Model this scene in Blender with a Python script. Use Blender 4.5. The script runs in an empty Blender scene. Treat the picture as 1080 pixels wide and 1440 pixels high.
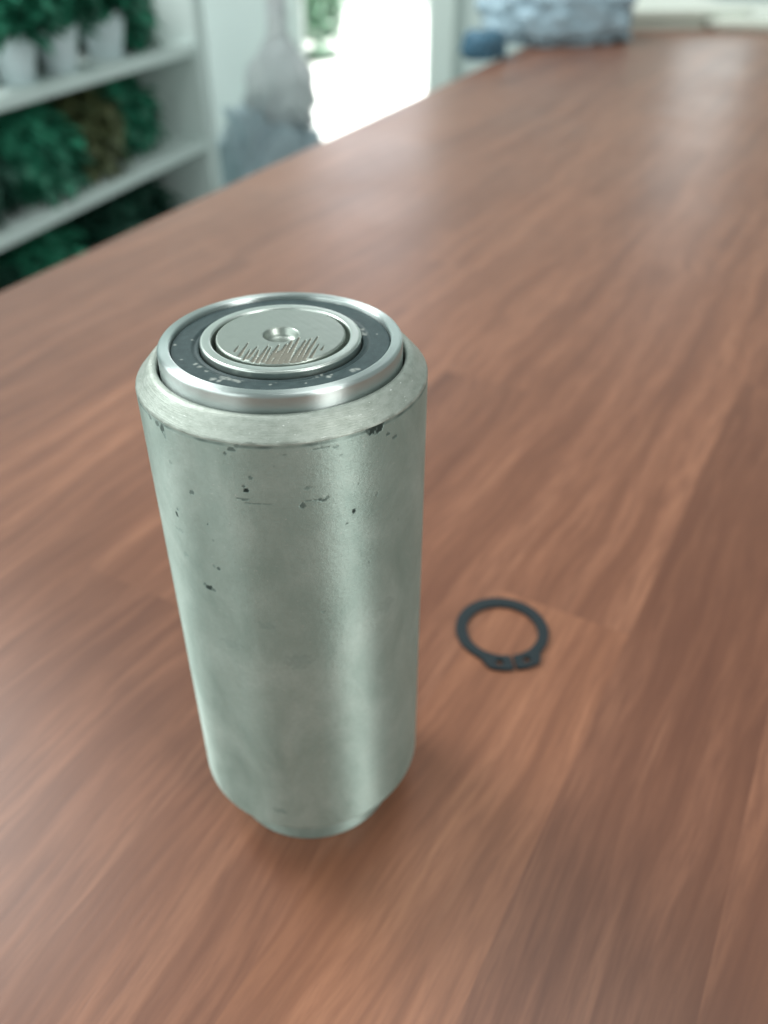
import bpy, bmesh, math, random
import numpy as np
from mathutils import Vector, noise as mnoise

random.seed(7)
rng = np.random.default_rng(7)
S = bpy.context.scene
COL = S.collection
R = math.radians

# ------------------------------------------------------------------ camera, world, light, exposure
FPX, PITCH, CAM_H = 1172.6, 0.632, 0.1765        # focal length in photo pixels, downward pitch, height above the table
cam_data = bpy.data.cameras.new('camera')
cam = bpy.data.objects.new('camera', cam_data); COL.objects.link(cam)
cam.location = (0, 0, CAM_H)
cam.rotation_euler = (math.pi / 2 - PITCH, 0, 0)
cam_data.sensor_fit = 'HORIZONTAL'; cam_data.sensor_width = 36.0
cam_data.lens = FPX / 1080 * 36.0
cam_data.clip_start = 0.005; cam_data.clip_end = 200
cam_data.dof.use_dof = True
cam_data.dof.focus_distance = 0.131
cam_data.dof.aperture_fstop = cam_data.lens / 2.3   # 2.3 mm wide phone aperture
S.camera = cam

world = bpy.data.worlds.new('World'); S.world = world; world.use_nodes = True
bg = world.node_tree.nodes['Background']
bg.inputs['Color'].default_value = (0.84, 1.0, 0.96, 1)
bg.inputs['Strength'].default_value = 0.36

def area_lamp(name, loc, target, sx, sy, power, col):
    d = bpy.data.lights.new(name, 'AREA'); d.shape = 'RECTANGLE'; d.size = sx; d.size_y = sy
    d.energy = power; d.color = col
    o = bpy.data.objects.new(name, d); COL.objects.link(o)
    o.location = loc
    o.rotation_euler = (Vector(target) - Vector(loc)).to_track_quat('-Z', 'Y').to_euler()
    return o

area_lamp('window_light_left', (-1.3, 0.25, 0.60), (-0.02, 0.13, 0.05), 1.3, 1.0, 8, (0.90, 1.0, 0.97))
area_lamp('window_light_behind', (-0.92, -0.62, 0.72), (-0.02, 0.13, 0.05), 0.75, 0.9, 5.2, (0.92, 1.0, 0.97))
area_lamp('window_light_right', (0.92, -0.72, 0.72), (-0.02, 0.13, 0.05), 0.46, 1.1, 12, (0.98, 1.0, 0.96))
area_lamp('added_background_fill', (-1.65, 1.35, 1.9), (-0.75, 1.6, 0.0), 1.0, 1.3, 66, (0.97, 1.0, 0.98))  # unseen fill lamp, added to brighten the shelf and back wall
area_lamp('added_table_fill', (0.35, 0.62, 2.0), (0.2, 0.5, 0.0), 1.0, 0.7, 9, (0.97, 1.0, 0.98))  # added overhead fill that lifts the table top, not a real fixture
area_lamp('window_light_far', (0.80, 2.3, 0.33), (0.4, 1.0, 0.05), 0.16, 0.5, 0.38, (0.95, 1.0, 1.0))
area_lamp('daylight_outside', (0.3, 7.0, 3.2), (0.3, 7.0, -0.7), 7, 7, 900, (1.0, 1.0, 0.97)).data.spread = R(75)

S.view_settings.view_transform = 'Standard'; S.view_settings.look = 'None'
S.view_settings.exposure = 0.0; S.view_settings.gamma = 1.0
S.view_settings.use_curve_mapping = False

# ------------------------------------------------------------------ helpers
CP, SP = math.cos(PITCH), math.sin(PITCH)
def ray(u, w):
    """direction of a photo pixel (1080 x 1440)"""
    return Vector(((u - 540) / FPX, CP - (w - 720) / FPX * SP, -SP - (w - 720) / FPX * CP))
def at_z(u, w, z=0.0):
    d = ray(u, w); t = (z - CAM_H) / d.z
    return Vector((0, 0, CAM_H)) + d * t
def at_y(u, w, y):
    d = ray(u, w); return Vector((0, 0, CAM_H)) + d * (y / d.y)

def tag(o, label=None, cat=None, group=None, kind=None):
    if label: o['label'] = label
    if cat: o['category'] = cat
    if group: o['group'] = group
    if kind: o['kind'] = kind
    return o
def empty(name, loc=(0, 0, 0), rz=0):
    o = bpy.data.objects.new(name, None); COL.objects.link(o)
    o.location = loc; o.rotation_euler = (0, 0, rz); o.empty_display_size = 0.02
    return o
def mesh_obj(name, verts, faces, mat, parent=None, smooth=False):
    me = bpy.data.meshes.new(name); me.from_pydata([tuple(v) for v in verts], [], faces); me.update()
    if smooth: me.polygons.foreach_set('use_smooth', [True] * len(me.polygons))
    me.materials.append(mat)
    o = bpy.data.objects.new(name, me); COL.objects.link(o); o.parent = parent
    return o
def bm_obj(name, bm, mat, parent=None, smooth=False):
    me = bpy.data.meshes.new(name); bm.normal_update(); bm.to_mesh(me); bm.free()
    if smooth: me.polygons.foreach_set('use_smooth', [True] * len(me.polygons))
    me.materials.append(mat)
    o = bpy.data.objects.new(name, me); COL.objects.link(o); o.parent = parent
    return o
def box(name, lo, hi, mat, parent=None, bevel=0.0, seg=2):
    bm = bmesh.new(); bmesh.ops.create_cube(bm, size=1)
    for v in bm.verts:
        v.co = Vector([lo[i] + (v.co[i] + .5) * (hi[i] - lo[i]) for i in range(3)])
    if bevel: bmesh.ops.bevel(bm, geom=bm.edges[:], offset=bevel, segments=seg, affect='EDGES')
    return bm_obj(name, bm, mat, parent)
def lathe(name, prof, mat, parent=None, thetas=256, attr=None, disp=None, close=True):
    """prof: (r, z) in mm, outside walked upwards; attr(x, y, z, r, th) -> float 'dirt' per vertex"""
    th = np.linspace(0, 2 * np.pi, thetas, endpoint=False) if isinstance(thetas, int) else np.asarray(thetas)
    n, m = len(th), len(prof)
    p = np.asarray(prof, float)
    r = np.repeat(p[:, 0], n); z = np.repeat(p[:, 1], n); t = np.tile(th, m)
    x, y = r * np.cos(t), r * np.sin(t)
    if disp is not None: z = z + disp(x, y, z, r, t)
    co = np.stack([x, y, z], 1) * 1e-3
    i = np.arange(m - 1)[:, None] * n; j = np.arange(n)[None, :]; k = (j + 1) % n
    q = np.stack([i + j, i + k, i + n + k, i + n + j], -1).reshape(-1, 4)
    me = bpy.data.meshes.new(name)
    me.vertices.add(len(co)); me.vertices.foreach_set('co', co.ravel())
    me.loops.add(q.size); me.loops.foreach_set('vertex_index', q.ravel())
    me.polygons.add(len(q)); me.polygons.foreach_set('loop_start', np.arange(len(q)) * 4)
    me.polygons.foreach_set('loop_total', np.full(len(q), 4))
    me.update(calc_edges=True); me.validate()
    me.polygons.foreach_set('use_smooth', np.ones(len(me.polygons), bool))
    a = me.attributes.new('cyl', 'FLOAT_VECTOR', 'POINT')
    a.data.foreach_set('vector', np.stack([t * 25, z, r], 1).astype(np.float32).ravel())
    a = me.attributes.new('dirt', 'FLOAT', 'POINT')
    dv = attr(x, y, z, r, t) if attr else np.zeros(len(co))
    a.data.foreach_set('value', np.asarray(dv, np.float32))
    me.materials.append(mat)
    o = bpy.data.objects.new(name, me); COL.objects.link(o); o.parent = parent
    return o
def fillet(r0, z0, r1, z1, cr, cz, n=5):
    """quarter-round from (r0,z0) to (r1,z1) about (cr,cz)"""
    a0 = math.atan2(z0 - cz, r0 - cr); a1 = math.atan2(z1 - cz, r1 - cr); rr = math.hypot(z0 - cz, r0 - cr)
    return [(cr + rr * math.cos(a0 + (a1 - a0) * k / n), cz + rr * math.sin(a0 + (a1 - a0) * k / n)) for k in range(n + 1)]

# ------------------------------------------------------------------ materials
class NT:
    def __init__(s, name):
        s.m = bpy.data.materials.new(name); s.m.use_nodes = True
        s.t = s.m.node_tree; s.b = s.t.nodes['Principled BSDF']
    def n(s, typ, **kw):
        nd = s.t.nodes.new(typ)
        for k, v in kw.items():
            if k.startswith('i_'): nd.inputs[k[2:].replace('_', ' ')].default_value = v
            else: setattr(nd, k, v)
        return nd
    def l(s, a, b): s.t.links.new(a, b)
    def math(s, op, a, b=None, clamp=False):
        nd = s.n('ShaderNodeMath', operation=op, use_clamp=clamp)
        for i, v in enumerate((a, b)):
            if v is None: continue
            if isinstance(v, (int, float)): nd.inputs[i].default_value = v
            else: s.l(v, nd.inputs[i])
        return nd.outputs[0]
    def mix(s, fac, a, b, mode='MIX'):
        nd = s.n('ShaderNodeMix', data_type='RGBA', blend_type=mode)
        for i, v in ((0, fac), (6, a), (7, b)):
            if isinstance(v, (int, float)): nd.inputs[i].default_value = v
            elif isinstance(v, tuple): nd.inputs[i].default_value = (*v, 1)
            else: s.l(v, nd.inputs[i])
        return nd.outputs[2]
    def ramp(s, v, stops):
        nd = s.n('ShaderNodeValToRGB'); e = nd.color_ramp.elements
        while len(e) < len(stops): e.new(.5)
        for k, (p, c) in enumerate(stops):
            e[k].position = p; e[k].color = (*c, 1) if isinstance(c, tuple) else (c, c, c, 1)
        s.l(v, nd.inputs[0]); return nd.outputs[0]
    def noise(s, vec, scale, detail=4, rough=.55, dist=0.):
        nd = s.n('ShaderNodeTexNoise', i_Scale=scale, i_Detail=detail, i_Roughness=rough, i_Distortion=dist)
        s.l(vec, nd.inputs['Vector']); return nd.outputs['Fac']
    def mapping(s, vec, scale=(1, 1, 1), rot=(0, 0, 0), loc=(0, 0, 0)):
        nd = s.n('ShaderNodeMapping'); nd.inputs['Scale'].default_value = scale
        nd.inputs['Rotation'].default_value = rot; nd.inputs['Location'].default_value = loc
        s.l(vec, nd.inputs['Vector']); return nd.outputs[0]
    def bump(s, h, strength, dist):
        nd = s.n('ShaderNodeBump', i_Strength=strength, i_Distance=dist)
        s.l(h, nd.inputs['Height']); s.l(nd.outputs[0], s.b.inputs['Normal']); return nd
    def set(s, **kw):
        for k, v in kw.items():
            k = k.replace('_', ' ')
            if isinstance(v, tuple): s.b.inputs[k].default_value = (*v, 1)
            elif isinstance(v, (int, float)): s.b.inputs[k].default_value = v
            else: s.l(v, s.b.inputs[k])
        return s

def plain(name, col, rough=.6, var=.12, scale=30, metallic=0., **kw):
    t = NT(name); tc = t.n('ShaderNodeTexCoord')
    f = t.noise(tc.outputs['Object'], scale, 5)
    c = t.mix(f, tuple(x * (1 - var) for x in col), tuple(min(1, x * (1 + var)) for x in col))
    t.set(Base_Color=c, Roughness=rough, Metallic=metallic, **kw)
    return t.m

def wood_material():
    t = NT('walnut_laminate'); g = t.n('ShaderNodeNewGeometry')
    # grain frame: x along the grain, y across it
    v = t.mapping(g.outputs['Position'], rot=(0, 0, -(math.pi / 2 - GRAIN)))
    sep = t.n('ShaderNodeSeparateXYZ'); t.l(v, sep.inputs[0]); s, n = sep.outputs[0], sep.outputs[1]
    wob = t.noise(t.mapping(v, (6, 20, 1)), 1, 2)
    row = t.math('FLOOR', t.math('DIVIDE', t.math('ADD', n, NOFF), .041))
    off = t.math('MULTIPLY', t.math('FRACT', t.math('MULTIPLY', row, .37)), .5)
    col = t.math('FLOOR', t.math('DIVIDE', t.math('ADD', t.math('ADD', s, off), SOFF), .5))
    cb = t.n('ShaderNodeCombineXYZ'); t.l(row, cb.inputs[0]); t.l(col, cb.inputs[1])
    wn = t.n('ShaderNodeTexWhiteNoise', noise_dimensions='2D'); t.l(cb.outputs[0], wn.inputs['Vector'])
    def is_at(r_, c_):
        a = t.math('COMPARE', row, float(r_)); b = t.math('COMPARE', col, float(c_))
        return t.math('MULTIPLY', a, b)
    tone = t.math('ADD', t.math('MULTIPLY', wn.outputs['Value'], .55), .22)
    for r_, c_, val in ((0, -1, .95), (0, 0, .55), (-1, 0, .18), (-1, 1, .45), (1, 0, .5), (1, -1, .6)):
        k = is_at(r_, c_)
        tone = t.math('ADD', t.math('MULTIPLY', tone, t.math('SUBTRACT', 1., k)), t.math('MULTIPLY', k, val))
    # each stave has its own stretch of figure
    sh = t.n('ShaderNodeVectorMath', operation='MULTIPLY_ADD'); t.l(wn.outputs['Color'], sh.inputs[0])
    sh.inputs[1].default_value = (.35, .35, 0); t.l(v, sh.inputs[2]); vv = sh.outputs[0]
    warp = t.noise(t.mapping(vv, (5, 11, 1)), 1, 2, .5)
    cc = t.n('ShaderNodeCombineXYZ'); t.l(warp, cc.inputs[1])
    ad = t.n('ShaderNodeVectorMath', operation='MULTIPLY_ADD'); t.l(cc.outputs[0], ad.inputs[0])
    ad.inputs[1].default_value = (0, .035, 0); t.l(vv, ad.inputs[2]); wv = ad.outputs[0]
    fig = t.noise(t.mapping(wv, (4, 75, 1)), 1, 4, .55)                 # broad bands of figure
    fine = t.noise(t.mapping(wv, (40, 430, 1)), 1, 5, .62)                # fine fibres
    pore = t.noise(t.mapping(vv, (120, 1500, 1)), 1, 3, .6)
    blot = t.noise(t.mapping(vv, (14, 30, 1)), 1, 3, .5)
    base = t.ramp(fig, [(.28, (.132, .052, .033)), (.44, (.205, .087, .052)), (.56, (.270, .119, .072)), (.74, (.345, .162, .099))])
    c = t.mix(t.ramp(fine, [(.35, .65), (.6, 0.)]), base, (.125, .050, .032))
    mid = t.noise(t.mapping(wv, (11, 170, 1)), 1, 4, .6)
    c = t.mix(t.ramp(mid, [(.34, .45), (.52, 0.)]), c, (.130, .050, .031))
    c = t.mix(t.ramp(mid, [(.58, 0.), (.72, .35)]), c, (.34, .162, .098))
    c = t.mix(t.ramp(pore, [(.3, .35), (.48, 0.)]), c, (.13, .055, .04))
    c = t.mix(t.math('MULTIPLY', blot, .35), c, (.27, .125, .078))
    dk = t.ramp(tone, [(0., (.74, .71, .72)), (.5, (.98, .96, .95)), (1., (1.22, 1.20, 1.14))])
    c = t.mix(1., c, dk, 'MULTIPLY')
    sm = t.noise(t.mapping(g.outputs['Position'], (9, 7, 1)), 1, 4, .6)  # wiped smears in the finish
    rg = t.math('ADD', t.math('MULTIPLY', sm, .16), .26)
    t.set(Base_Color=c, Roughness=rg, Specular_IOR_Level=.38)
    t.bump(t.math('ADD', fine, t.math('MULTIPLY', pore, .6)), .12, .0002)
    return t.m

def steel_body_material():
    t = NT('turned_steel')
    a = t.n('ShaderNodeAttribute', attribute_name='cyl'); d = t.n('ShaderNodeAttribute', attribute_name='dirt')
    v = a.outputs['Vector']
    cloud = t.noise(t.mapping(v, (.09, .06, .1)), 1, 6, .66, .4)
    vert = t.noise(t.mapping(v, (.30, .05, .1)), 1, 5, .6)
    mott = t.noise(t.mapping(v, (1.3, 1.1, 1.1)), 1, 5, .72)
    ringn = t.noise(t.mapping(v, (.04, 5.5, 5.5)), 1, 4, .6)
    fleck = t.noise(t.mapping(v, (1.1, 1.7, 1.)), 1, 3, .6)
    c = t.ramp(cloud, [(.30, (.30, .405, .370)), (.52, (.385, .485, .447)), (.74, (.465, .555, .515))])
    c = t.mix(t.ramp(mott, [(.32, .35), (.58, 0.)]), c, (.31, .38, .345))
    c = t.mix(t.ramp(fleck, [(.64, 0.), (.74, .4)]), c, (.74, .73, .70))
    c = t.mix(t.ramp(fleck, [(.22, .6), (.30, 0.)]), c, (.16, .19, .17))
    c = t.mix(d.outputs['Fac'], c, (.030, .045, .040))
    rg = t.math('ADD', t.math('MULTIPLY', cloud, .11), t.math('MULTIPLY', vert, .08))
    rg = t.math('ADD', rg, t.math('ADD', t.math('MULTIPLY', d.outputs['Fac'], .3), .335))
    tan = t.n('ShaderNodeTangent', direction_type='RADIAL', axis='Z')
    t.set(Base_Color=c, Metallic=.68, Roughness=rg, Anisotropic=.95)
    t.l(tan.outputs[0], t.b.inputs['Tangent']); t.b.inputs['Anisotropic Rotation'].default_value = ANISO_ROT
    h = t.math('ADD', t.math('MULTIPLY', ringn, .5), t.math('MULTIPLY', mott, .9))
    h = t.math('SUBTRACT', t.math('ADD', h, t.math('MULTIPLY', fleck, .4)), t.math('MULTIPLY', d.outputs['Fac'], 1.2))
    t.bump(h, .55, .00010)
    return t.m

def steel_chamfer_material():
    t = NT('turned_chamfer_steel')
    a = t.n('ShaderNodeAttribute', attribute_name='cyl'); d = t.n('ShaderNodeAttribute', attribute_name='dirt')
    v = a.outputs['Vector']
    tool = t.noise(t.mapping(v, (.10, 4.5, 4.5)), 1, 5, .65)
    mott = t.noise(t.mapping(v, (.5, .9, .9)), 1, 5, .65)
    nick = t.noise(t.mapping(v, (.9, 3.0, 3.0)), 1, 3, .6)
    c = t.ramp(mott, [(.3, (.32, .355, .315)), (.6, (.43, .465, .425))])
    c = t.mix(t.ramp(tool, [(.3, .45), (.5, 0.)]), c, (.40, .42, .38))
    c = t.mix(t.ramp(nick, [(.24, .8), (.31, 0.)]), c, (.22, .18, .13))
    c = t.mix(t.ramp(nick, [(.67, 0.), (.73, .8)]), c, (.85, .87, .85))
    c = t.mix(d.outputs['Fac'], c, (.06, .065, .055))
    t.set(Base_Color=c, Metallic=.65, Roughness=.5)
    t.bump(t.math('ADD', tool, t.math('MULTIPLY', nick, .8)), .5, .00012)
    return t.m

def ring_steel_material(name, rough, col, aniso=0.):
    t = NT(name); a = t.n('ShaderNodeAttribute', attribute_name='cyl'); d = t.n('ShaderNodeAttribute', attribute_name='dirt')
    v = a.outputs['Vector']
    sm = t.noise(t.mapping(v, (.25, .9, .9)), 1, 5, .6)
    gr = t.noise(t.mapping(v, (.05, 9, 9)), 1, 3, .6)
    c = t.mix(sm, tuple(x * .86 for x in col), col)
    c = t.mix(d.outputs['Fac'], c, (.20, .165, .125))
    rg = t.math('ADD', t.math('MULTIPLY', sm, .14), t.math('ADD', t.math('MULTIPLY', d.outputs['Fac'], .35), rough - .07))
    t.set(Base_Color=c, Metallic=1., Roughness=rg, Anisotropic=aniso)
    tan = t.n('ShaderNodeTangent', direction_type='RADIAL', axis='Z'); t.l(tan.outputs[0], t.b.inputs['Tangent'])
    t.b.inputs['Anisotropic Rotation'].default_value = ANISO_ROT
    t.bump(t.math('ADD', gr, t.math('MULTIPLY', sm, .5)), .15, .00006)
    return t.m

def seal_material():
    t = NT('black_rubber_seal'); a = t.n('ShaderNodeAttribute', attribute_name='cyl'); d = t.n('ShaderNodeAttribute', attribute_name='dirt')
    v = a.outputs['Vector']
    f = t.noise(t.mapping(v, (.35, .8, .8)), 1, 5, .6)
    g = t.noise(t.mapping(v, (1.6, 3, 3)), 1, 4, .6)
    c = t.ramp(f, [(.3, (.022, .040, .044)), (.7, (.048, .076, .080))])
    c = t.mix(t.ramp(g, [(.62, 0.), (.75, .35)]), c, (.25, .28, .27))
    c = t.mix(d.outputs['Fac'], c, (.55, .58, .54))
    t.set(Base_Color=c, Roughness=t.math('ADD', t.math('MULTIPLY', f, .2), .42), Specular_IOR_Level=.35)
    t.bump(t.math('ADD', g, t.math('MULTIPLY', d.outputs['Fac'], 2.)), .25, .0001)
    return t.m

def leaf_material(name, c0, c1):
    t = NT(name); a = t.n('ShaderNodeAttribute', attribute_name='tone'); tc = t.n('ShaderNodeTexCoord')
    f = t.noise(tc.outputs['Object'], 120, 3)
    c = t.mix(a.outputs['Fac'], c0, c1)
    c = t.mix(t.math('MULTIPLY', f, .35), c, tuple(x * .5 for x in c0))
    t.set(Base_Color=c, Roughness=.45, Subsurface_Weight=.0)
    return t.m

def film_material(name, col, trans):
    t = NT(name); tc = t.n('ShaderNodeTexCoord')
    f = t.noise(tc.outputs['Object'], 14, 5, .6, .6)
    c = t.mix(f, tuple(x * .55 for x in col), col)
    t.set(Base_Color=c, Roughness=.22, Transmission_Weight=trans, IOR=1.25)
    t.bump(f, .5, .006)
    return t.m

def sky_material():
    t = NT('hazy_sky'); tc = t.n('ShaderNodeTexCoord')
    f = t.noise(t.mapping(tc.outputs['Object'], (.12, .12, .25)), 1, 4)
    t.set(Base_Color=(0., 0., 0.), Roughness=1., Emission_Color=t.mix(f, (.86, .95, 1.), (1., 1., 1.)), Emission_Strength=2.6)
    return t.m
GRAIN = R(29)
ANISO_ROT = 0.25
def grain_frame(p):   # the same rotation as the mapping node
    a = -(math.pi / 2 - GRAIN)
    return p.x * math.cos(a) - p.y * math.sin(a), p.x * math.sin(a) + p.y * math.cos(a)
_s, _t = grain_frame(at_z(885, 893))
NOFF = -_t                                   # a stave edge runs through the visible stave corner
SOFF = -_s                                   # and the stave of row 0 ends there

M = {}
M['wood'] = wood_material()
M['wood_edge'] = plain('dark_edge_band', (.16, .08, .055), .45)
M['steel'] = steel_body_material()
M['chamfer'] = steel_chamfer_material()
M['race'] = ring_steel_material('polished_bearing_steel', .36, (.66, .72, .71), .95)
M['race_in'] = ring_steel_material('ground_bearing_steel', .33, (.60, .65, .615))
M['shaft'] = ring_steel_material('cut_shaft_steel', .40, (.40, .44, .405))
M['seal'] = seal_material()
M['phosphate'] = plain('black_phosphated_spring_steel', (.018, .027, .032), .6, .3, 900, .1, Specular_IOR_Level=.3)
M['white'] = plain('white_shelf_laminate', (.70, .80, .78), .5, .05, 8)
M['back'] = plain('pale_back_panel', (.36, .47, .48), .6, .08, 5)
M['wall'] = plain('painted_wall', (.62, .72, .70), .8, .06, 4)
M['frame'] = plain('door_frame_paint', (.66, .76, .72), .5, .05, 10)
M['floor'] = plain('floor_tiles', (.40, .42, .41), .4, .1, 3)
M['pave'] = plain('sunlit_concrete', (.72, .73, .70), .8, .06, 2)
M['pot'] = plain('white_plastic_pot', (.76, .86, .90), .4, .05, 40)
M['pot_dark'] = plain('dark_nursery_pot', (.030, .040, .042), .5, .2, 40)
M['soil'] = plain('potting_soil', (.04, .028, .02), .9, .4, 200)
M['leaf_a'] = leaf_material('emerald_leaf', (.018, .120, .075), (.050, .360, .215))
M['leaf_b'] = leaf_material('olive_leaf', (.060, .090, .042), (.170, .190, .085))
M['leaf_c'] = leaf_material('dark_leaf', (.010, .042, .032), (.028, .130, .085))
M['leaf_o'] = leaf_material('garden_leaf', (.20, .36, .25), (.36, .56, .42))
M['stem'] = plain('plant_stem', (.05, .08, .03), .6)
M['sack'] = film_material('blue_grey_plastic_film', (.50, .62, .68), .0)
M['clear'] = film_material('clear_plastic_film', (.92, .97, .99), .35)
M['blue'] = film_material('pale_blue_plastic_film', (.46, .62, .72), .0)
M['navy'] = film_material('dark_blue_plastic_film', (.10, .22, .32), .0)
M['paper'] = plain('cream_paper', (.70, .74, .67), .7, .05, 12)

# ------------------------------------------------------------------ the setting
FLOOR = -0.74
WALL_Y = 2.75
def sheet(name, x0, x1, y0, y1, z, mat):
    return tag(mesh_obj(name, [(x0, y0, z), (x1, y0, z), (x1, y1, z), (x0, y1, z)], [(0, 1, 2, 3)], mat), kind='structure')
sheet('floor', -3, 3, -1.2, WALL_Y + .12, FLOOR, M['floor'])
sheet('pavement', -14, 14, WALL_Y + .12, 30, FLOOR - .02, M['pave'])
tag(mesh_obj('sky', [(-6, 26, -1), (6, 26, -1), (6, 26, 11), (-6, 26, 11)], [(0, 1, 2, 3)], sky_material()), kind='structure')
xl = at_y(418, 60, WALL_Y).x; xr = at_y(602, 60, WALL_Y).x; xr2 = at_y(640, 60, WALL_Y - .03).x
WT = 1.66
tag(box('wall_left', (-2.6, WALL_Y, FLOOR), (xl, WALL_Y + .12, WT), M['wall']), kind='structure')
tag(box('wall_right', (xr2 - .02, WALL_Y, FLOOR), (2.6, WALL_Y + .12, WT), M['wall']), kind='structure')
df = empty('door_frame', ((xl + xr) / 2, WALL_Y, FLOOR))
tag(df, 'pale green white door frame around the bright doorway', 'door frame')
cx = (xl + xr) / 2
tag(box('wall_lintel', (xl, WALL_Y + .001, 1.30), (xr2 - .02, WALL_Y + .119, WT), M['wall']), kind='structure')
box('jamb', (xr - cx, -.03, 0), (xr2 - cx, .13, 1.30 - FLOOR), M['frame'], df, .006)
box('jamb', (xl - cx - .02, -.03, 0), (xl - cx + .015, .13, 1.30 - FLOOR), M['frame'], df, .006)

# ------------------------------------------------------------------ table
e0, e1 = at_z(0, 408), at_z(700, 83)
ed = (e1 - e0); EA = math.atan2(ed.y, ed.x)                  # direction of the table's long left edge
s_cam = -(e0.x * math.cos(EA) + e0.y * math.sin(EA))
table = empty('table', (e0.x + math.cos(EA) * .37, e0.y + math.sin(EA) * .37, FLOOR), EA)
tag(table, 'long brown walnut laminate table top that carries the steel roller', 'table')
TL0, TL1, TW, TT = -1.05, 1.13, .86, .026                       # along the edge, across (to the right = -y), thickness
tp = box('table_top', (TL0, -TW, -FLOOR - TT), (TL1, 0, -FLOOR), M['wood'], table, .0025, 3)
box('edge_band', (TL0, .0006, -FLOOR - TT + .003), (TL1, .0022, -FLOOR - .003), M['wood_edge'], table)
for lx in (TL0 + .08, TL1 - .12):
    for ly in (-TW + .06, -.10):
        box('leg', (lx, ly, 0), (lx + .05, ly + .05, -FLOOR - TT), M['wood_edge'], table, .003)
for ly in (-TW + .07, -.09):
    box('rail', (TL0 + .13, ly, -FLOOR - TT - .07), (TL1 - .12, ly + .02, -FLOOR - TT), M['wood_edge'], table)

# ------------------------------------------------------------------ steel roller with bearing
CXY = Vector((-17.416, 131.257))                              # axis, mm
roller = empty('steel_roller', (CXY.x * 1e-3, CXY.y * 1e-3, 0))
tag(roller, 'upright grey steel roller with a sealed ball bearing in its top end', 'roller')

def on_body(u, w, rad=25.0):
    """photo pixel -> (angle*25, z) on the roller's cylindrical side, mm"""
    d = ray(u, w); o = Vector((-CXY.x, -CXY.y, CAM_H * 1e3))
    a = d.x * d.x + d.y * d.y; b = o.x * d.x + o.y * d.y; c = o.x ** 2 + o.y ** 2 - rad * rad
    k = (-b - math.sqrt(max(b * b - a * c, 0))) / a
    p = o + d * k
    return math.atan2(p.y, p.x), p.z
def on_top(u, w, z):
    p = at_z(u, w, z * 1e-3) * 1e3
    return p.x - CXY.x, p.y - CXY.y

def wobble(x, y, k):
    return (np.sin(x * 2.1 * k + 1.3 * np.sin(y * 1.7 * k)) + np.sin(y * 2.7 * k + 1.9 + 1.1 * np.sin(x * 2.3 * k)) + .6 * np.sin(x * 5.3 * k + y * 4.1 * k)) / 2.6

# nicks and stains seen on the side: pixel, half width, half height (mm), strength
NICKS = [(347, 690, .45, .35, 1.), (343, 684, .3, .25, .7), (352, 672, .35, .35, .5), (342, 702, .9, .22, .55), (356, 708, 1.3, .16, .4),
         (372, 709, 1.6, .12, .3), (269, 692, .5, .55, .6), (249, 723, .38, .5, .95), (250, 716, .3, .3, .5), (293, 825, 1.05, .55, .95),
         (300, 829, .55, .4, .6), (308, 800, .35, .35, .7), (301, 796, .3, .4, .35), (425, 712, .45, .7, .6), (440, 704, 1.4, .16, .45),
         (452, 703, .7, .35, .75), (459, 700, .4, .35, .5), (433, 686, .6, .3, .35), (498, 719, .28, .42, 1.), (488, 736, .22, .3, .6),
         (292, 737, .22, .25, .6), (530, 601, 1.7, .95, .95), (517, 607, .5, .6, .75), (546, 610, .4, .3, .6), (555, 614, .8, .3, .5),
         (326, 632, .7, .4, .6), (316, 638, .3, .3, .6), (333, 628, .6, .4, .5), (228, 602, .55, .9, .8), (222, 596, .8, .5, .7), (232, 612, .4, .6, .45),
         (210, 585, .8, .4, .6), (452, 630, 1.2, .2, .5), (470, 629, .6, .25, .4), (402, 616, 2.5, .14, .25), (240, 650, .4, .4, .3),
         (253, 745, 1.2, .35, .3), (262, 780, .8, .5, .25), (530, 695, .3, .4, .3), (560, 730, .3, .3, .3), (400, 640, .3, .2, .35),
         (374, 880, 1.5, .9, .12), (325, 905, 2.2, 1.2, .14), (420, 930, 2.5, 2., .12), (545, 850, 1.8, 1.6, .12), (395, 1140, 1.6, .8, .25),
         (480, 640, .25, .2, .4), (505, 680, .22, .22, .4), (385, 655, .2, .2, .3), (300, 760, .25, .2, .35), (455, 860, .3, .2, .3), (520, 790, .22, .3, .35)]
NK = [(*on_body(u, w), a, b, s) for u, w, a, b, s in NICKS]
def body_dirt(x, y, z, r, t):
    v = np.zeros_like(x); tt = (t + np.pi) % (2 * np.pi) - np.pi
    sx = tt * 25
    wob = wobble(sx, z, 1.6)
    for th, zz, a, b, s in NK:
        q = ((sx - th * 25) / a) ** 2 + ((z - zz) / b) ** 2
        v = np.maximum(v, s * np.clip((1.35 - q - wob * .9) * 1.4, 0, 1) * (q < 5))
    # grime line under the top edge
    edge = np.exp(-((z - 110.6) / .22) ** 2) * np.clip(.42 + .7 * wobble(sx * .35, z * 0, 1.), 0, 1)
    return np.maximum(v, np.where(r > 24.5, edge * .75, 0))
front = np.radians(np.linspace(-190, 10, 620)); back = np.radians(np.linspace(10, 170, 90))[1:-1]
TH = np.concatenate([front, back])
bz = np.linspace(13.4, 110.95, 400)
body_prof = [(20.0, 16), (20.0, 9.5), (20.1, 8.8), (20.5, 8.9), (24.6, 12.6), (24.9, 13.0)] + [(25.0, z) for z in bz]
lathe('body', body_prof, M['steel'], roller, TH, body_dirt)
def cham_dirt(x, y, z, r, t):
    return np.where(r > 24.75, .35 * np.clip(.3 + wobble(t * 25 * .5, z, 1.), 0, 1), 0)
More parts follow.
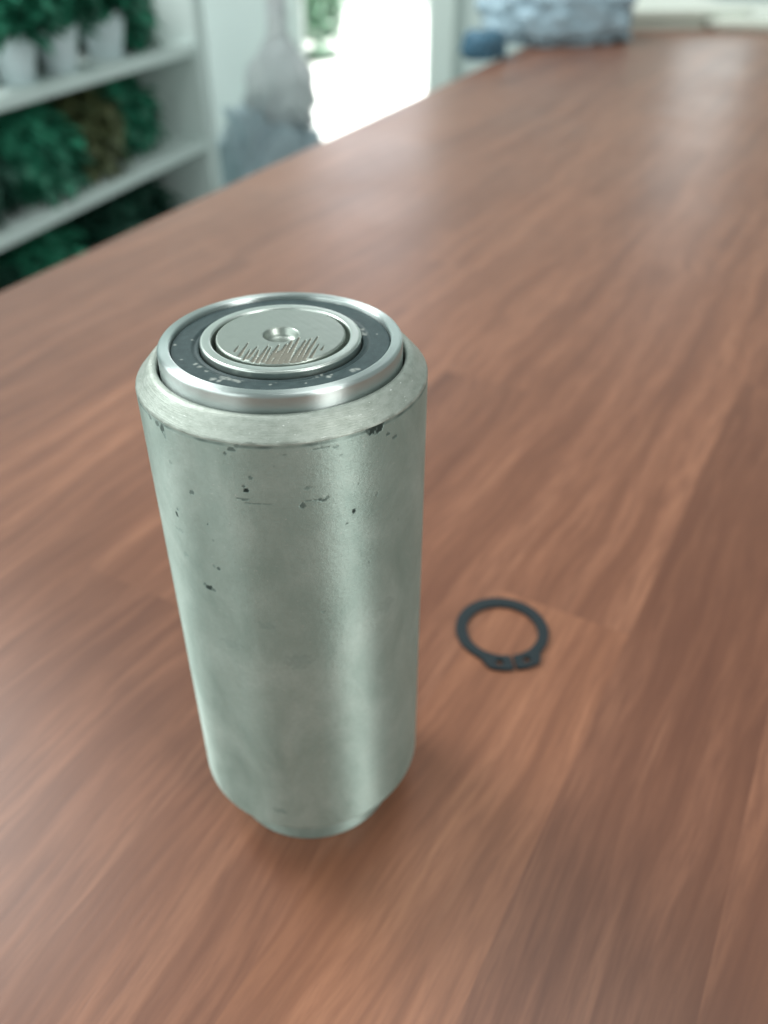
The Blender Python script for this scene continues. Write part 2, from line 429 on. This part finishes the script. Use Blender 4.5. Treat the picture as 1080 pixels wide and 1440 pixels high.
cham_prof = [(25.0, 110.95), (24.97, 111.12), (24.86, 111.3), (24.7, 111.5), (24.4, 111.8), (23.9, 112.4), (23.2, 113.2), (22.6, 113.85), (22.3, 114.1),
             (22.0, 114.22), (21.6, 114.26), (21.3, 114.2), (21.15, 114.0), (21.15, 112), (21.15, 104)]
lathe('rim_chamfer', cham_prof, M['chamfer'], roller, 512, cham_dirt)

outer_prof = [(20.64, 103), (20.64, 113), (20.64, 116.2), (20.64, 116.36)] + fillet(20.64, 116.42, 20.02, 117.04, 20.02, 116.42, 6) + [(19.9, 117.045), (19.2, 117.045), (18.95, 117.045), (18.85, 117.04), (18.66, 116.95), (18.6, 116.75), (18.6, 115.2)]
lathe('bearing_outer_ring', outer_prof, M['race'], roller, 360)
# flecks of dust and swarf on the seal: pixel, radius mm
DUST = [(300, 533, .45), (308, 536, .35), (316, 531, .6), (322, 533, .35), (331, 535, .45), (336, 537, .3), (342, 535, .25), (275, 512, .3), (281, 516, .35),
        (290, 522, .3), (441, 531, .2), (446, 529, .25), (462, 530, .35), (466, 527, .2), (452, 526, .2), (497, 521, .45), (503, 519, .35), (511, 468, .55), (508, 462, .4),
        (380, 541, .2), (388, 538, .15), (430, 539, .15), (246, 485, .25), (262, 452, .2), (255, 506, .2), (270, 478, .18), (475, 428, .2), (530, 470, .15)]
DM = [(*on_top(u, w, 116.3), a) for u, w, a in DUST]
def seal_dirt(x, y, z, r, t):
    v = np.zeros_like(x); wob = wobble(x, y, 1.9)
    for px, py, a in DM:
        q = ((x - px) ** 2 + (y - py) ** 2) / (a * 1.35) ** 2
        v = np.maximum(v, .55 * np.clip((1.3 - q - wob * .6) * .7, 0, 1))
    return v
sr = np.linspace(18.3, 15.2, 22)
seal_prof = [(18.72, 115.3), (18.5, 116.05), (18.38, 116.25)] + [(r, 116.32) for r in sr] + [(15.0, 116.25), (14.8, 116.05), (14.6, 116.0), (14.35, 116.1), (14.15, 116.2), (13.95, 116.15), (13.8, 115.9), (13.75, 115.2)]
lathe('bearing_seal', seal_prof, M['seal'], roller, 720, seal_dirt)
inner_prof = [(13.6, 114.5), (13.6, 116.9)] + fillet(13.6, 117.0, 13.2, 117.4, 13.2, 117.0, 4) + [(13.1, 117.41), (12.9, 117.42), (12.1, 117.42), (11.9, 117.4), (11.72, 117.25), (11.65, 117.0), (11.6, 112)]
def inner_dirt(x, y, z, r, t): return np.where((r < 12.0), .6, 0)
lathe('bearing_inner_ring', inner_prof, M['race_in'], roller, 300)

# shaft end: saw and grinder chatter marks, centre-drilled hole
SZ = 117.55
MARKS = [((337, 500), (349, 482), .30), ((343, 505), (352, 491), .22), ((349, 503), (362, 487), .30), ((356, 507), (364, 492), .35), ((362, 509), (377, 486), .40),
         ((370, 508), (381, 488), .35), ((376, 511), (392, 485), .55), ((385, 510), (403, 484), .65), ((394, 509), (412, 476), .60), ((402, 508), (421, 474), .55),
         ((411, 508), (430, 478), .50), ((419, 507), (437, 476), .50), ((427, 505), (447, 473), .40), ((437, 502), (449, 483), .25), ((386, 500), (396, 492), .8), ((398, 502), (408, 494), .7),
         ((330, 494), (336, 486), .18), ((452, 492), (456, 486), .18)]
MK = [(on_top(*a, SZ), on_top(*b, SZ), w) for a, b, w in MARKS]
def shaft_field(x, y):
    v = np.zeros_like(x); wob = wobble(x, y, 3.)
    for (ax, ay), (bx, by), w in MK:
        dx, dy = bx - ax, by - ay; L2 = dx * dx + dy * dy
        t = np.clip(((x - ax) * dx + (y - ay) * dy) / L2, 0, 1)
        d = np.hypot(x - ax - t * dx, y - ay - t * dy)
        ww = w * 1.1 * (1.1 - .85 * t) * (1 + .35 * wob)
        v = np.maximum(v, np.clip(1.25 - (d / np.maximum(ww, .03)) ** 2, 0, 1))
    return v
def shaft_dirt(x, y, z, r, t):
    return np.where(r < 10.8, shaft_field(x, y) * .68, 0) * (r > 3.0)
def shaft_disp(x, y, z, r, t):
    return np.where((r < 10.85) & (r > 3.2), -.16 * shaft_field(x, y) + .012 * wobble(x, y, .8), 0)
shaft_prof = [(11.5, 108), (11.5, 113.4), (10.95, 113.5), (10.92, 117.1), (10.88, 117.38), (10.78, 117.5), (10.66, 117.55)] + [(r, SZ) for r in np.linspace(10.5, 3.35, 96)] \
    + [(3.2, 117.56), (3.05, 117.50), (2.92, 117.3), (2.7, 116.7), (2.45, 116.3), (2.1, 116.08), (1.5, 115.95), (.8, 115.9), (.02, 115.88)]
lathe('shaft', shaft_prof, M['shaft'], roller, 560, shaft_dirt, shaft_disp)
# lower bearing that the roller stands on
low_prof = [(8, 0.02), (18.4, 0.0)] + fillet(18.9, 0.0, 19.5, .6, 18.9, .6, 4) + [(19.5, 5), (19.5, 9.6), (19.5, 16)]
lathe('bearing_outer_ring', low_prof, M['steel'], roller, 300)

# ------------------------------------------------------------------ retaining ring
def retaining_ring():
    c = at_z(706, 889); g = at_z(726, 946) - c
    ga = math.atan2(g.y, g.x)
    ri, half = 10.7, R(3.2)
    pts = []
    N = 72
    # outer outline from one lug round to the other (angle measured from the gap direction)
    a_l = R(42)
    for k in range(N + 1):
        a = a_l + (2 * math.pi - 2 * a_l) * k / N
        w = 2.95 - .45 * math.cos(a)                     # thicker opposite the gap
        pts.append(((ri + w) * math.cos(a), (ri + w) * math.sin(a)))
    def lug(sgn):
        r = ri + 5.1
        return [(r * .985 * math.cos(sgn * R(29)), r * .985 * math.sin(sgn * R(29))), (r * 1.01 * math.cos(sgn * R(25)), r * 1.01 * math.sin(sgn * R(25))),
                (r * math.cos(sgn * R(12)), r * math.sin(sgn * R(12))), (r * .985 * math.cos(sgn * R(2.4)), r * .985 * math.sin(sgn * R(2.4))),
                ((ri + 4) * math.cos(sgn * R(2.1)), (ri + 4) * math.sin(sgn * R(2.1))), (ri * .99 * math.cos(sgn * half), ri * .99 * math.sin(sgn * half))]
    pts += lug(-1)
    for k in range(1, N):
        a = 2 * math.pi - half - (2 * math.pi - 2 * half) * k / N
        pts.append((ri * math.cos(a), ri * math.sin(a)))
    pts += lug(1)[::-1]
    cu = bpy.data.curves.new('tmp', 'CURVE'); cu.dimensions = '2D'; cu.fill_mode = 'BOTH'
    cu.extrude = .00045; cu.bevel_depth = .00012; cu.bevel_resolution = 2
    def spline(pp):
        sp = cu.splines.new('POLY'); sp.points.add(len(pp) - 1); sp.use_cyclic_u = True
        for q, (x, y) in zip(sp.points, pp): q.co = (x * 1e-3, y * 1e-3, 0, 1)
    spline(pts)
    for sgn in (1, -1):
        hx, hy = (ri + 2.6) * math.cos(sgn * R(17.5)), (ri + 2.6) * math.sin(sgn * R(17.5))
        spline([(hx + 1.2 * math.cos(k * math.pi / 10), hy + 1.2 * math.sin(k * math.pi / 10)) for k in range(20)])
    tmp = bpy.data.objects.new('tmp', cu); COL.objects.link(tmp)
    bpy.context.view_layer.update()
    me = bpy.data.meshes.new_from_object(tmp.evaluated_get(bpy.context.evaluated_depsgraph_get()))
    bpy.data.objects.remove(tmp); bpy.data.curves.remove(cu)
    me.name = 'retaining_ring'; me.materials.clear(); me.materials.append(M['phosphate'])
    zmin = min(v.co.z for v in me.vertices)
    for v in me.vertices: v.co.z -= zmin
    o = bpy.data.objects.new('retaining_ring', me); COL.objects.link(o)
    o.location = (c.x, c.y, 0); o.rotation_euler = (0, 0, ga)
    tag(o, 'small black open retaining ring with two holed lugs lying on the table', 'retaining ring')
retaining_ring()

# ------------------------------------------------------------------ shelf unit with plants
SH_A = math.pi / 2 - R(17.6)                                 # direction of the shelf front
end = at_y(292, 210, 2.0)
shelf = empty('shelf_unit', (end.x, end.y, FLOOR), SH_A)      # local x runs along the shelf (0 = far end), local y = depth (left)
tag(shelf, 'white open shelf unit filled with green potted plants', 'shelf')
SL, SD, BT = 1.5, .30, .022
zb2 = at_y(292, 210, 2.0).z - FLOOR                          # undersides of the boards at the far end
zb1 = at_y(271, 76, 2.0).z - FLOOR
zb3 = zb2 - (zb1 - zb2) - .02
zb4 = .06
for z in (zb1, zb2, zb3, zb4):
    box('shelf_board', (-SL, 0, z), (-.0005, SD, z + BT), M['white'], shelf, .0015)
box('end_panel', (0, -.004, 0), (.045, SD + .004, zb1 + .42), M['white'], shelf, .002)
box('end_panel', (-SL - .046, -.004, 0), (-SL - .0005, SD + .004, zb1 + .42), M['white'], shelf, .002)
box('back_panel', (-SL, SD + .0005, 0), (-.0005, SD + .012, zb1 + .40), M['back'], shelf)
bpy.context.view_layer.update()
SHM = shelf.matrix_world.copy(); SHI = SHM.inverted()
def shelf_pt(lx, ly, lz): return SHM @ Vector((lx, ly, lz))

def foliage(name, n, radius, height, leaf, mat, parent, z0, droop=.3, seed=0):
    rg = np.random.default_rng(seed); V, F, T = [], [], []
    for i in range(n):
        a = rg.uniform(0, 2 * math.pi); rr = radius * math.sqrt(rg.uniform(0.02, 1)); hh = z0 + height * rg.beta(1.6, 1.3) * (1 - .45 * (rr / radius) ** 2)
        clump = .35 + .65 * (.5 + .5 * math.sin(a * 3 + seed) * math.sin(hh * 60 + seed))
        if rg.uniform() > clump + .25: continue
        c = Vector((rr * math.cos(a), rr * math.sin(a), hh))
        out = Vector((math.cos(a + rg.normal(0, .6)), math.sin(a + rg.normal(0, .6)), rg.normal(.25 - droop * rr / radius, .45))).normalized()
        side = out.cross(Vector((0, 0, 1)))
        if side.length < .1: side = Vector((1, 0, 0))
        side.normalize(); up = side.cross(out)
        L = leaf * rg.uniform(.7, 1.35); W = L * rg.uniform(.28, .42); b = len(V)
        V += [c, c + out * L * .5 + side * W + up * L * .06, c + out * L * .45 - up * L * .02, c + out * L * .5 - side * W + up * L * .06, c + out * L - up * L * .15]
        F += [(b, b + 1, b + 2), (b, b + 2, b + 3), (b + 1, b + 4, b + 2), (b + 2, b + 4, b + 3)]
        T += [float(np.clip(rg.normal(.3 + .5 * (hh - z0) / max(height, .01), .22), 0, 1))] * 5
    o = mesh_obj(name, V, F, mat, parent)
    at = o.data.attributes.new('tone', 'FLOAT', 'POINT'); at.data.foreach_set('value', np.array(T, np.float32))
    return o
def pot_mesh(rt, rb, h):
    return [(rb * .2, 0.0), (rb * .96, 0.), (rb, .001), (rt * .94, h * .80), (rt * .945, h * .82), (rt, h * .83), (rt * 1.01, h * .985), (rt, h), (rt * .93, h), (rt * .9, h * .86), (rt * .86, h * .5)]
def potted_plant(loc, rt, rb, h, potmat, leafmat, label, group, n, radius, height, leaf, droop, seed, z0f=.9):
    t = empty('potted_plant', loc, random.uniform(0, 6))
    tag(t, label, 'plant', group)
    lathe('pot', [(r * 1e3, z * 1e3) for r, z in pot_mesh(rt, rb, h)], potmat, t, 40)
    bm = bmesh.new(); bmesh.ops.create_cone(bm, cap_ends=True, segments=24, radius1=rt * .84, radius2=rt * .89, depth=h * .12)
    for v in bm.verts: v.co.z += h * .80; v.co.z += .002 * mnoise.noise(v.co * 200)
    bm_obj('soil', bm, M['soil'], t)
    bm = bmesh.new()
    for k in range(5):
        a = k * 1.26; q = Vector((math.cos(a), math.sin(a), 0)) * rt * .35
        ret = bmesh.ops.create_cone(bm, segments=6, radius1=.003, radius2=.0015, depth=height * .8)
        for v in ret['verts']: v.co += Vector((q.x * (1 + v.co.z * 8), q.y * (1 + v.co.z * 8), h * .82 + height * .38))
    bm_obj('stem', bm, M['stem'], t)
    foliage('foliage', n, radius, height, leaf, leafmat, t, h * z0f, droop, seed)
    return t

def on_board(u, w, zb):
    """pixel -> shelf-local point on the top of a board"""
    p = at_z(u, w, zb + BT + FLOOR); return SHI @ p
# three white pots on the upper board
G1 = 'white pots on the upper shelf board'
for i, (u, w, lab) in enumerate(((28, 116, 'white tapered pot plant farthest from the shelf end panel on the upper board'),
                                 (86, 100, 'white tapered pot plant in the middle of the three on the upper board'),
                                 (150, 80, 'taller white tapered pot plant at the end nearest the shelf end panel'))):
    p = on_board(u, w, zb1); k = 1.0 if i < 2 else 1.12
    P = shelf_pt(p.x, max(p.y, .045), zb1 + BT)
    potted_plant(P, (.041 * k), .027 * k, .070 * k, M['pot'], M['leaf_a'], lab, G1, 520, .062, .12, .035, .2, 11 + i)
def row(zb, lst, group):
    for i, (lx, ly, k, mt, lab, sd) in enumerate(lst):
        potted_plant(shelf_pt(lx, ly, zb + BT), .05 * k, .038 * k, .075 * k, M['pot_dark'], M[mt], lab, group, 950, .10 * k, .165 * k, .04, .9, sd, .25)
row(zb1, [(-.135, .13, .85, 'leaf_a', 'emerald leafy plant in a dark pot beside the tallest white pot', 31), (-.42, .21, 1., 'leaf_a', 'emerald leafy plant in a dark pot behind the row of white pots', 32),
          (-.66, .21, 1., 'leaf_a', 'low emerald plant in a dark pot at the back of the upper board', 33)], 'dark potted plants on the upper board')
row(zb2, [(-.16, .15, .95, 'leaf_a', 'bright emerald plant next to the end panel on the middle board', 41), (-.335, .12, .95, 'leaf_b', 'olive brown plant second from the end panel on the middle board', 42),
          (-.50, .11, .95, 'leaf_a', 'bright green plant third from the end panel on the middle board', 43), (-.68, .13, 1., 'leaf_c', 'dark plant fourth from the end panel on the middle board', 44),
          (-.86, .12, 1., 'leaf_c', 'dark bushy plant at the open end of the middle board', 45), (-.42, .23, .9, 'leaf_c', 'dark plant pushed back behind the others on the middle board', 46)], 'potted plants on the middle board')
row(zb3, [(-.14, .15, .95, 'leaf_c', 'dark plant next to the end panel on the low board', 51), (-.33, .12, 1., 'leaf_c', 'dark plant second from the end panel on the low board', 52),
          (-.52, .12, 1., 'leaf_a', 'green plant third from the end panel on the low board', 53), (-.70, .13, 1., 'leaf_c', 'dark plant fourth from the end panel on the low board', 54),
          (-.88, .12, 1., 'leaf_a', 'green plant fifth from the end panel on the low board', 55)], 'potted plants on the low board')

# ------------------------------------------------------------------ plastic bags, paper, garden bush
def crumple(name, size, mat, label, cat, loc, rz, amp=.22, freq=3.2, sub=5, top=None, seed=0.):
    bm = bmesh.new(); bmesh.ops.create_icosphere(bm, subdivisions=sub, radius=1)
    for v in bm.verts:
        n = v.co.normalized(); q = n * freq + Vector((seed, seed * 1.7, 0))
        d = 1 + amp * (abs(mnoise.noise(q)) * 2 - .5) + amp * .6 * (abs(mnoise.noise(q * 2.3)) * 2 - .5) + amp * .3 * mnoise.noise(q * 6)
        p = Vector((n.x, n.y, n.z)); p = Vector((math.copysign(abs(p.x) ** .7, p.x), math.copysign(abs(p.y) ** .7, p.y), math.copysign(abs(p.z) ** .75, p.z))) * d
        if top: # drawn-in neck with a flared end
            h = max(0, p.z); k = 1 - .66 * min(1, (h / .6)) ** 1.5 if h < .8 else .34 + (h - .8) * .8
            p.x *= k; p.y *= k; p.z = p.z * (1 + .55 * (h > 0) * h)
        v.co = Vector((p.x * size[0], p.y * size[1], p.z * size[2]))
    zs = -size[2] * .72
    for v in bm.verts: v.co.z = max(v.co.z, zs) - zs
    o = bm_obj(name, bm, mat, None, True); o.location = loc; o.rotation_euler = (0, 0, rz)
    return tag(o, label, cat)
by = 2.28
a = at_y(378, 200, by)
top_z = at_y(378, 150, by).z
crumple('plastic_sack', (.15, .14, (top_z - FLOOR) / 1.72), M['sack'], 'blue grey crumpled plastic sack on the floor beside the shelf', 'sack', (a.x, by, FLOOR), .4, .16, 3.4, seed=2.)
b = at_y(396, 140, by)
crumple('clear_bag', (.085, .08, .125), M['clear'], 'clear plastic bag with a gathered neck on top of the sack', 'bag', (b.x, by, top_z - .035), 0, .16, 3., top=True, seed=5.)
# blue film heaped across the far end of the table
p = at_z(735, 72)
crumple('blue_plastic_bag', (.115, .09, .046), M['blue'], 'pale blue crumpled plastic bag lying across the far table edge', 'bag', (p.x + .065, p.y + .13, 0), .35, .14, 2.3, seed=9.)
q = at_z(668, 84)
crumple('plastic_wrapper', (.030, .024, .020), M['navy'], 'small dark blue plastic wrapper at the table edge beside the pale bag', 'wrapper', (q.x + .012, q.y + .01, 0), .9, .25, 3., sub=4, seed=3.)
def paper_stack(u, w, sx, sy, n, rz, lab):
    q = at_z(u, w); t = empty('paper_stack', (q.x, q.y, 0), rz); tag(t, lab, 'paper')
    z = 0
    for k in range(n):
        h = random.uniform(.004, .009); ox, oy = random.uniform(-.012, .012), random.uniform(-.012, .012)
        g = 8; V = []; F = []
        for zz in (0, 1):
            for i in range(g + 1):
                for j in range(g + 1):
                    x, y = sx * (i / g - .5) + ox, sy * (j / g - .5) + oy
                    lift = .012 * max(0, (i / g - .6)) * max(0, (j / g - .3)) * (k == n - 1) * zz
                    V.append((x, y, z + h * zz + lift))
        m = (g + 1) ** 2; ix = lambda i, j, s: s * m + i * (g + 1) + j
        for i in range(g):
            for j in range(g):
                F.append((ix(i, j, 1), ix(i + 1, j, 1), ix(i + 1, j + 1, 1), ix(i, j + 1, 1))); F.append((ix(i, j, 0), ix(i, j + 1, 0), ix(i + 1, j + 1, 0), ix(i + 1, j, 0)))
            F += [(ix(i, 0, 0), ix(i + 1, 0, 0), ix(i + 1, 0, 1), ix(i, 0, 1)), (ix(i, g, 0), ix(i, g, 1), ix(i + 1, g, 1), ix(i + 1, g, 0)),
                  (ix(0, i, 0), ix(0, i, 1), ix(0, i + 1, 1), ix(0, i + 1, 0)), (ix(g, i, 0), ix(g, i + 1, 0), ix(g, i + 1, 1), ix(g, i, 1))]
        mesh_obj('sheet_bundle', V, F, M['paper'], t); z += h
    return t
paper_stack(905, 27, .24, .30, 4, .15, 'cream paper bundle on the far table end beside the blue bag')
paper_stack(1085, 31, .22, .30, 3, -.25, 'loose pale paper bundle at the table corner away from the blue bag')

bp = at_z(446, 84, FLOOR)
bush = empty('garden_bush', (bp.x - .27, bp.y + .35, FLOOR - .02)); tag(bush, 'pale green leafy bush standing outside the doorway', 'bush')
foliage('foliage', 6000, .42, .95, .08, M['leaf_o'], bush, .06, .3, 77)
bm = bmesh.new(); bmesh.ops.create_cone(bm, cap_ends=True, segments=8, radius1=.03, radius2=.015, depth=.5)
for v in bm.verts: v.co.z += .25
bm_obj('trunk', bm, M['stem'], bush)
